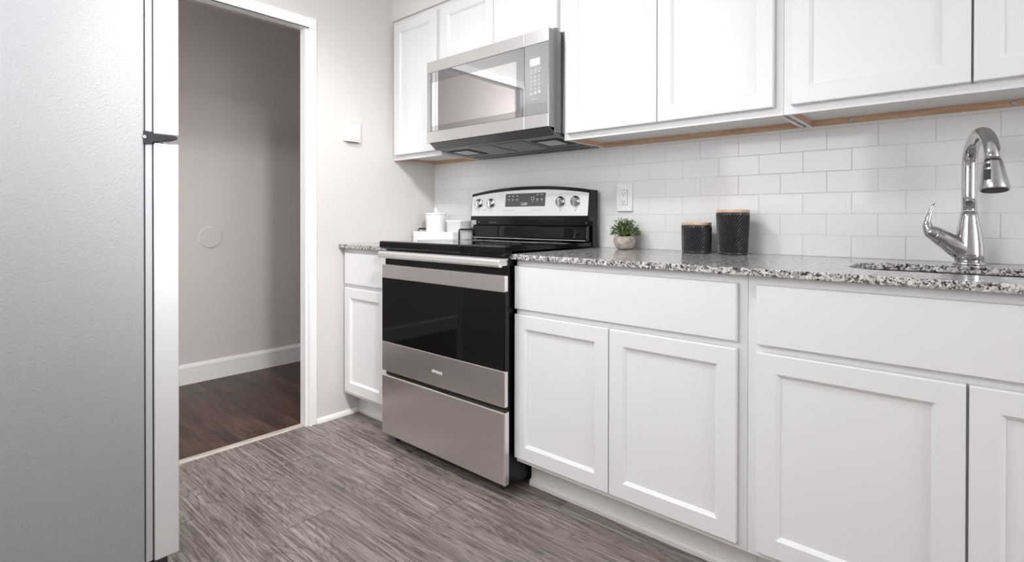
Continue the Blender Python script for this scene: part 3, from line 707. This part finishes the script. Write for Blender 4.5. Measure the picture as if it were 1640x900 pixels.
# middle hinge in the gap
hz = 1.2605
b = nb()
prism(b, [(-1.7015, hz - .018), (-1.7015, hz + .018), (-1.693, hz + .0185), (-1.683, hz + .014), (-1.672, hz + .0115), (-1.620, hz + .0095), (-1.617, hz + .006), (-1.621, hz + .000), (-1.645, hz - .002), (-1.658, hz - .009), (-1.676, hz - .011), (-1.684, hz - .017), (-1.693, hz - .0185)], 'x', GX1 - .060, GX1 + .0035, .0012)
hg = obj('middle_hinge', b, 'hinge', fr_)
b = nb(); tube(b, [(GX1 + .003, -1.6990, hz), (GX1 + .006, -1.6990, hz)], [.006, .004], 14); obj('hinge_screw', b, 'satin', hg)
b = nb(); box(b, GX1 - .05, GX1 + .0005, -1.655, -1.622, hz - .0118, hz - .0085, .0008); obj('hinge_washer', b, 'satin', hg)
b = nb(); box(b, GX0 + .01, GX1 - .012, -1.690, -1.640, .010, .062, .003); obj('base_grille', b, 'darkgap', fr_)
for gx in (GX0 + .06, GX1 - .06):
    for gy in (-1.74, -2.36): b = nb(); lathe(b, [(.018, 0), (.018, .012), (.010, .014), (.010, .032), (.001, .032)], gx, gy, 20); obj('foot', b, 'darkgap', fr_)

# ------------------------------------------------------------------ wall fittings
t_ = thing('thermostat', 'small white thermostat on the wall beside the doorway', 'thermostat', (0, -.577, 1.498))
b = nb(); box(b, .0, .010, -.6235, -.5330, 1.4420, 1.5540, .0025); obj('back_plate', b, 'plastic', t_)
b = nb(); box(b, .0102, .026, -.6120, -.5320, 1.4405, 1.5550, .004, 3); tb = obj('cover', b, 'plastic', t_)
b = nb()
for i in range(5): box(b, .0258, .0266, -.5980 + i * .0125, -.5920 + i * .0125, 1.4500, 1.4535)
box(b, .012, .024, -.606, -.540, 1.4398, 1.4404)
obj('vent_slots', b, 'slot', tb)
b = nb()
for i in range(5): box(b, .0258, .0264, -.5850 + i * .0100, -.5825 + i * .0100, 1.536, 1.550)
obj('top_vents', b, 'markdark', tb)
b = nb(); tube(b, [(.0262, -.580 + .012 * math.cos(a) + .006, 1.476 + .012 * math.sin(a)) for a in [math.radians(200 + 10 * k) for k in range(12)]], .0009, 6); obj('dial_mark', b, 'markdark', tb)

o_ = thing('outlet', 'white duplex outlet with cover plate on the tiled backsplash', 'outlet', (1.3035, 0, 1.131))
b = nb(); box(b, 1.2645, 1.3425, -.013, .001, 1.0700, 1.1940, .003, 3); pl = obj('cover_plate', b, 'plastic', o_)
b = nb(); box(b, 1.2880, 1.3200, -.0155, -.0125, 1.0980, 1.1655, .001); rc_ = obj('receptacle', b, 'plastic', o_)
b = nb()
for z in (1.146, 1.110):
    box(b, 1.2965, 1.2985, -.0158, -.0150, z, z + .008); box(b, 1.3085, 1.3105, -.0158, -.0150, z, z + .008)
    tube(b, [(1.3035, -.0158, z - .006), (1.3035, -.0150, z - .006)], .0024, 10)
obj('slots', b, 'slot', rc_)
b = nb()
for x0, x1, z0, z1 in ((1.2872, 1.2880, 1.0972, 1.1663), (1.3200, 1.3212, 1.0972, 1.1663), (1.2872, 1.3212, 1.0972, 1.0980), (1.2872, 1.3212, 1.1655, 1.1663)): box(b, x0, x1, -.0133, -.0128, z0, z1)
obj('receptacle_gap', b, 'slot', rc_)
for z in (1.084, 1.180):
    b = nb(); tube(b, [(1.3035, -.0128, z), (1.3035, -.0138, z)], [.0030, .0026], 12); obj('plate_screw', b, 'plastic', pl)

o_.location.x += .0085

# ------------------------------------------------------------------ plant
PX, PY, CZ = 1.353, -.080, .9035
p_ = thing('potted_plant', 'small leafy green plant in a round stone-look pot', 'plant', (PX, PY, CZ))
b = nb(); lathe(b, [(.020, CZ + .0002), (.028, CZ + .001), (.037, CZ + .010), (.0445, CZ + .024), (.0475, CZ + .036), (.0465, CZ + .048), (.0425, CZ + .0565), (.0385, CZ + .0585), (.036, CZ + .056), (.036, CZ + .050), (.001, CZ + .050)], PX, PY, 40); obj('pot', b, 'pot', p_)
b = nb(); lathe(b, [(.0355, CZ + .0502), (.0355, CZ + .055), (.001, CZ + .058)], PX, PY, 24); obj('soil', b, 'soil', p_)
rl = random.Random(11)
bl = nb(); bs_ = nb()
for i in range(210):
    az = rl.uniform(0, 2 * math.pi); el = math.acos(rl.uniform(.02, 1.0)); L = rl.uniform(.82, 1.06)
    end = Vector((PX + math.sin(el) * math.cos(az) * .069 * L, PY + math.sin(el) * math.sin(az) * .058 * L, CZ + .056 + (math.cos(el) * .074 + .004) * L))
    st_ = Vector((PX + rl.uniform(-.015, .015), PY + rl.uniform(-.015, .015), CZ + .055))
    mid = st_.lerp(end, .55) + Vector((0, 0, .010))
    tube(bs_, [st_, mid, end], [.0008, .0007, .0005], 4, True)
    for k in range(9):
        tt = rl.uniform(.42, 1.03); c0 = (st_.lerp(mid, tt / .55) if tt < .55 else mid.lerp(end, (tt - .55) / .45))
        d1 = Vector((rl.gauss(0, 1), rl.gauss(0, 1), rl.gauss(.35, 1))).normalized(); d2 = d1.cross(Vector((rl.gauss(0, 1), rl.gauss(0, 1), rl.gauss(0, 1)))).normalized()
        ll, ww = rl.uniform(.005, .0085), rl.uniform(.0017, .0027); nn = d1.cross(d2) * .0012
        vs = [bl.verts.new(q) for q in (c0, c0 + d1 * ll * .35 + d2 * ww, c0 + d1 * ll * .75 + d2 * ww * .8, c0 + d1 * ll, c0 + d1 * ll * .75 - d2 * ww * .8, c0 + d1 * ll * .35 - d2 * ww, c0 + d1 * ll * .5 - nn)]
        for a_, b_ in ((0, 1), (1, 2), (2, 3), (3, 4), (4, 5), (5, 0)): bl.faces.new((vs[a_], vs[b_], vs[6]))
fo = obj('foliage', bl, 'leaf', p_); obj('stems', bs_, 'leaf', p_)

# ------------------------------------------------------------------ canisters
def canister(cx, cy, rb, rt, h, rows, label):
    c_ = thing('canister', label, 'canister', (cx, cy, CZ), 'charcoal canisters with wooden lids')
    b = nb(); n = 32; hs = h - .012
    def rad(z): return rb + (rt - rb) * (z / hs)
    def P(k, z, off=0.0): a_ = 2 * math.pi * k / n; r = rad(z) + off; return (cx + r * math.cos(a_), cy + r * math.sin(a_), CZ + z)
    z0_, z1_ = .004, hs - .004; st_ = (z1_ - z0_) / rows
    lat = [[b.verts.new(P(i + .5 * (j % 2), z0_ + st_ * j)) for i in range(n)] for j in range(rows + 1)]
    for j in range(rows - 1):                        # diamonds between rows j and j + 2, each pressed in at its centre
        for i in range(n):
            i0 = i if j % 2 == 0 else (i + 1)
            lo, up = lat[j][i if j % 2 == 0 else i], lat[j + 2][i]
            lf, rg = (lat[j + 1][(i - 1) % n], lat[j + 1][i]) if j % 2 == 0 else (lat[j + 1][i], lat[j + 1][(i + 1) % n])
            ce = b.verts.new(P(i + .5 * (j % 2), z0_ + st_ * (j + 1), -.0062))
            for q in ((lo, rg, ce), (rg, up, ce), (up, lf, ce), (lf, lo, ce)): b.faces.new(q)
    for i in range(n):                               # half diamonds that close both rims
        b.faces.new((lat[0][i], lat[0][(i + 1) % n], lat[1][i]))
        if rows % 2 == 1: b.faces.new((lat[rows - 1][(i + 1) % n], lat[rows][(i + 1) % n], lat[rows][i]))
        else: b.faces.new((lat[rows][i], lat[rows - 1][i], lat[rows][(i + 1) % n]))
    low = [b.verts.new(P(i, .0, -.003)) for i in range(n)]
    for i in range(n): b.faces.new((low[i], low[(i + 1) % n], lat[0][(i + 1) % n], lat[0][i]))
    b.faces.new(low[::-1])
    topo = (rows % 2) * .5
    rings = [[P(i + topo, z1_) for i in range(n)]]
    for ins, z in ((0, hs - .003), (0, hs), (.006, hs), (.006, hs - .004)):
        rings.append([P(i + topo, z, -ins) for i in range(n)])
    loft(b, rings, cap0=False, smooth=False); bmesh.ops.remove_doubles(b, verts=list(b.verts), dist=.00001); bmesh.ops.recalc_face_normals(b, faces=list(b.faces)); obj('jar', b, 'canister', c_)
    b = nb(); lathe(b, [(rt - .007, CZ + hs - .0035), (rt - .007, CZ + hs + .001), (rt - .002, CZ + hs + .001), (rt - .001, CZ + hs + .002), (rt - .001, CZ + h - .0015), (rt - .0025, CZ + h), (.001, CZ + h)], cx, cy, 48)
    obj('lid', b, 'lidwood', c_); return c_
canister(1.680, -.100, .0545, .0565, .1195, 13, 'shorter dark textured canister with a wooden lid')
canister(1.818, -.100, .0515, .0590, .1670, 19, 'taller dark textured canister with a wooden lid')

# ------------------------------------------------------------------ tray with jar and caddy
TX0, TX1, TY0, TY1, TT = .050, .388, -.200, -.030, .963
t_ = thing('serving_tray', 'white high-sided tray in the corner left of the range', 'tray', ((TX0 + TX1) / 2, (TY0 + TY1) / 2, CZ))
b = nb(); box(b, TX0, TX1, TY0, TY1, CZ, CZ + .006, .0015)
for a in ((TX0, TX1, TY0, TY0 + .006), (TX0, TX1, TY1 - .006, TY1), (TX0, TX0 + .006, TY0 + .006, TY1 - .006), (TX1 - .006, TX1, TY0 + .006, TY1 - .006)): box(b, *a, CZ + .0055, TT, .001)
obj('tray_body', b, 'ceramic', t_)
for x, s_ in ((TX1, 1), (TX0, -1)):
    xo = x + s_ * .004
    b = nb(); tube(b, [(xo, -.158, CZ + .012), (xo, -.158, TT + .008), (xo, -.154, TT + .014), (xo, -.056, TT + .014), (xo, -.052, TT + .008), (xo, -.052, CZ + .012)], .0045, 10)
    obj('wire_handle', b, 'wire', t_)
JX, JY, JZ = .146, -.112, CZ + .006
j_ = thing('lidded_jar', 'white ceramic jar with a knobbed lid standing in the tray', 'jar', (JX, JY, JZ))
b = nb(); lathe(b, [(.052, JZ + .0005), (.058, JZ + .003), (.0605, JZ + .02), (.0580, JZ + .055), (.0560, JZ + .085), (.0570, JZ + .115), (.0600, JZ + .140), (.0605, JZ + .147), (.057, JZ + .147), (.001, JZ + .146)], JX, JY, 48); obj('jar_body', b, 'ceramic', j_)
b = nb(); lathe(b, [(.058, JZ + .1475), (.0625, JZ + .149), (.0630, JZ + .155), (.058, JZ + .159), (.012, JZ + .162), (.0095, JZ + .166), (.0105, JZ + .184), (.009, JZ + .187), (.001, JZ + .188)], JX, JY, 48); obj('lid', b, 'ceramic', j_)
b = nb(); b_ = nb()
KX0, KX1, KY0, KY1, KZ = .262, .376, -.140, -.045, CZ + .0062
zt_ = 1.027
def kr(ins, z, fl=0.0): return [(p[0], p[1], z) for p in rrect(KX0 + ins - fl, KX1 - ins + fl, KY0 + ins - fl, KY1 - ins + fl, .014, 6)]
loft(b, [kr(.008, KZ), kr(.004, KZ + .003), kr(.002, KZ + .05), kr(0, zt_ - .012), kr(-.003, zt_ - .008), kr(-.003, zt_ - .001), kr(0, zt_), kr(.006, zt_), kr(.008, zt_ - .01), kr(.010, KZ + .01)])
tag(obj('ceramic_caddy', b, 'emboss', None, ((KX0 + KX1) / 2, (KY0 + KY1) / 2, KZ)), 'white embossed square caddy in the tray, beside the lidded jar', 'caddy')

# ------------------------------------------------------------------ ceiling lamp, added spotlight, added hall pendant
cl = thing('ceiling_light', 'flush white ceiling light over the floor by the range', 'ceiling light', (LX, LY, 2.44))
b = nb(); lathe(b, [(.17, 2.44), (.175, 2.425), (.165, 2.41), (.001, 2.41)], LX, LY, 48); obj('canopy', b, 'trim', cl)
b = nb(); lathe(b, [(.155, 2.4095), (.150, 2.385), (.12, 2.36), (.06, 2.348), (.001, 2.345)], LX, LY, 48); obj('lamp_glass', b, 'lampglass', cl)
cl = thing('added_spotlight', 'unseen white spotlight added to brighten the left corner and hallway', 'spotlight', (LX2, LY2, 2.44))
b = nb(); lathe(b, [(.055, 2.44), (.058, 2.43), (.05, 2.42), (.001, 2.42)], LX2, LY2, 32); tube(b, [(LX2, LY2, 2.425), (LX2, LY2, 2.31)], .008, 12); obj('canopy', b, 'trim', cl)
ax_ = (SPOT_AIM - Vector((LX2 - .08, LY2 + .02, 2.255))).normalized(); hc_ = Vector((LX2, LY2, 2.295))
b = nb(); tube(b, [hc_ - ax_ * .05, hc_ - ax_ * .045, hc_ + ax_ * .05], [.035, .045, .055], 28); obj('lamp_head', b, 'trim', cl)
b = nb(); tube(b, [hc_ + ax_ * .0505, hc_ + ax_ * .053], [.048, .044], 28); obj('lamp_lens', b, 'lampglass', cl)
cl = thing('ceiling_light', 'unseen white-shaded pendant light added to brighten the hallway', 'ceiling light', (-.60, -3.05, 2.39))
b = nb(); lathe(b, [(.06, 2.39), (.06, 2.375), (.02, 2.365), (.012, 2.36), (.012, 2.19), (.001, 2.19)], -.60, -3.05, 32); obj('canopy', b, 'trim', cl)
b = nb(); lathe(b, [(.02, 2.1895), (.05, 2.182), (.095, 2.168), (.10, 2.162)], -.60, -3.05, 32); obj('lamp_shade', b, 'trim', cl)
b = nb(); lathe(b, [(.092, 2.1615), (.085, 2.156), (.001, 2.154)], -.60, -3.05, 32); obj('lamp_glass', b, 'lampglass', cl)
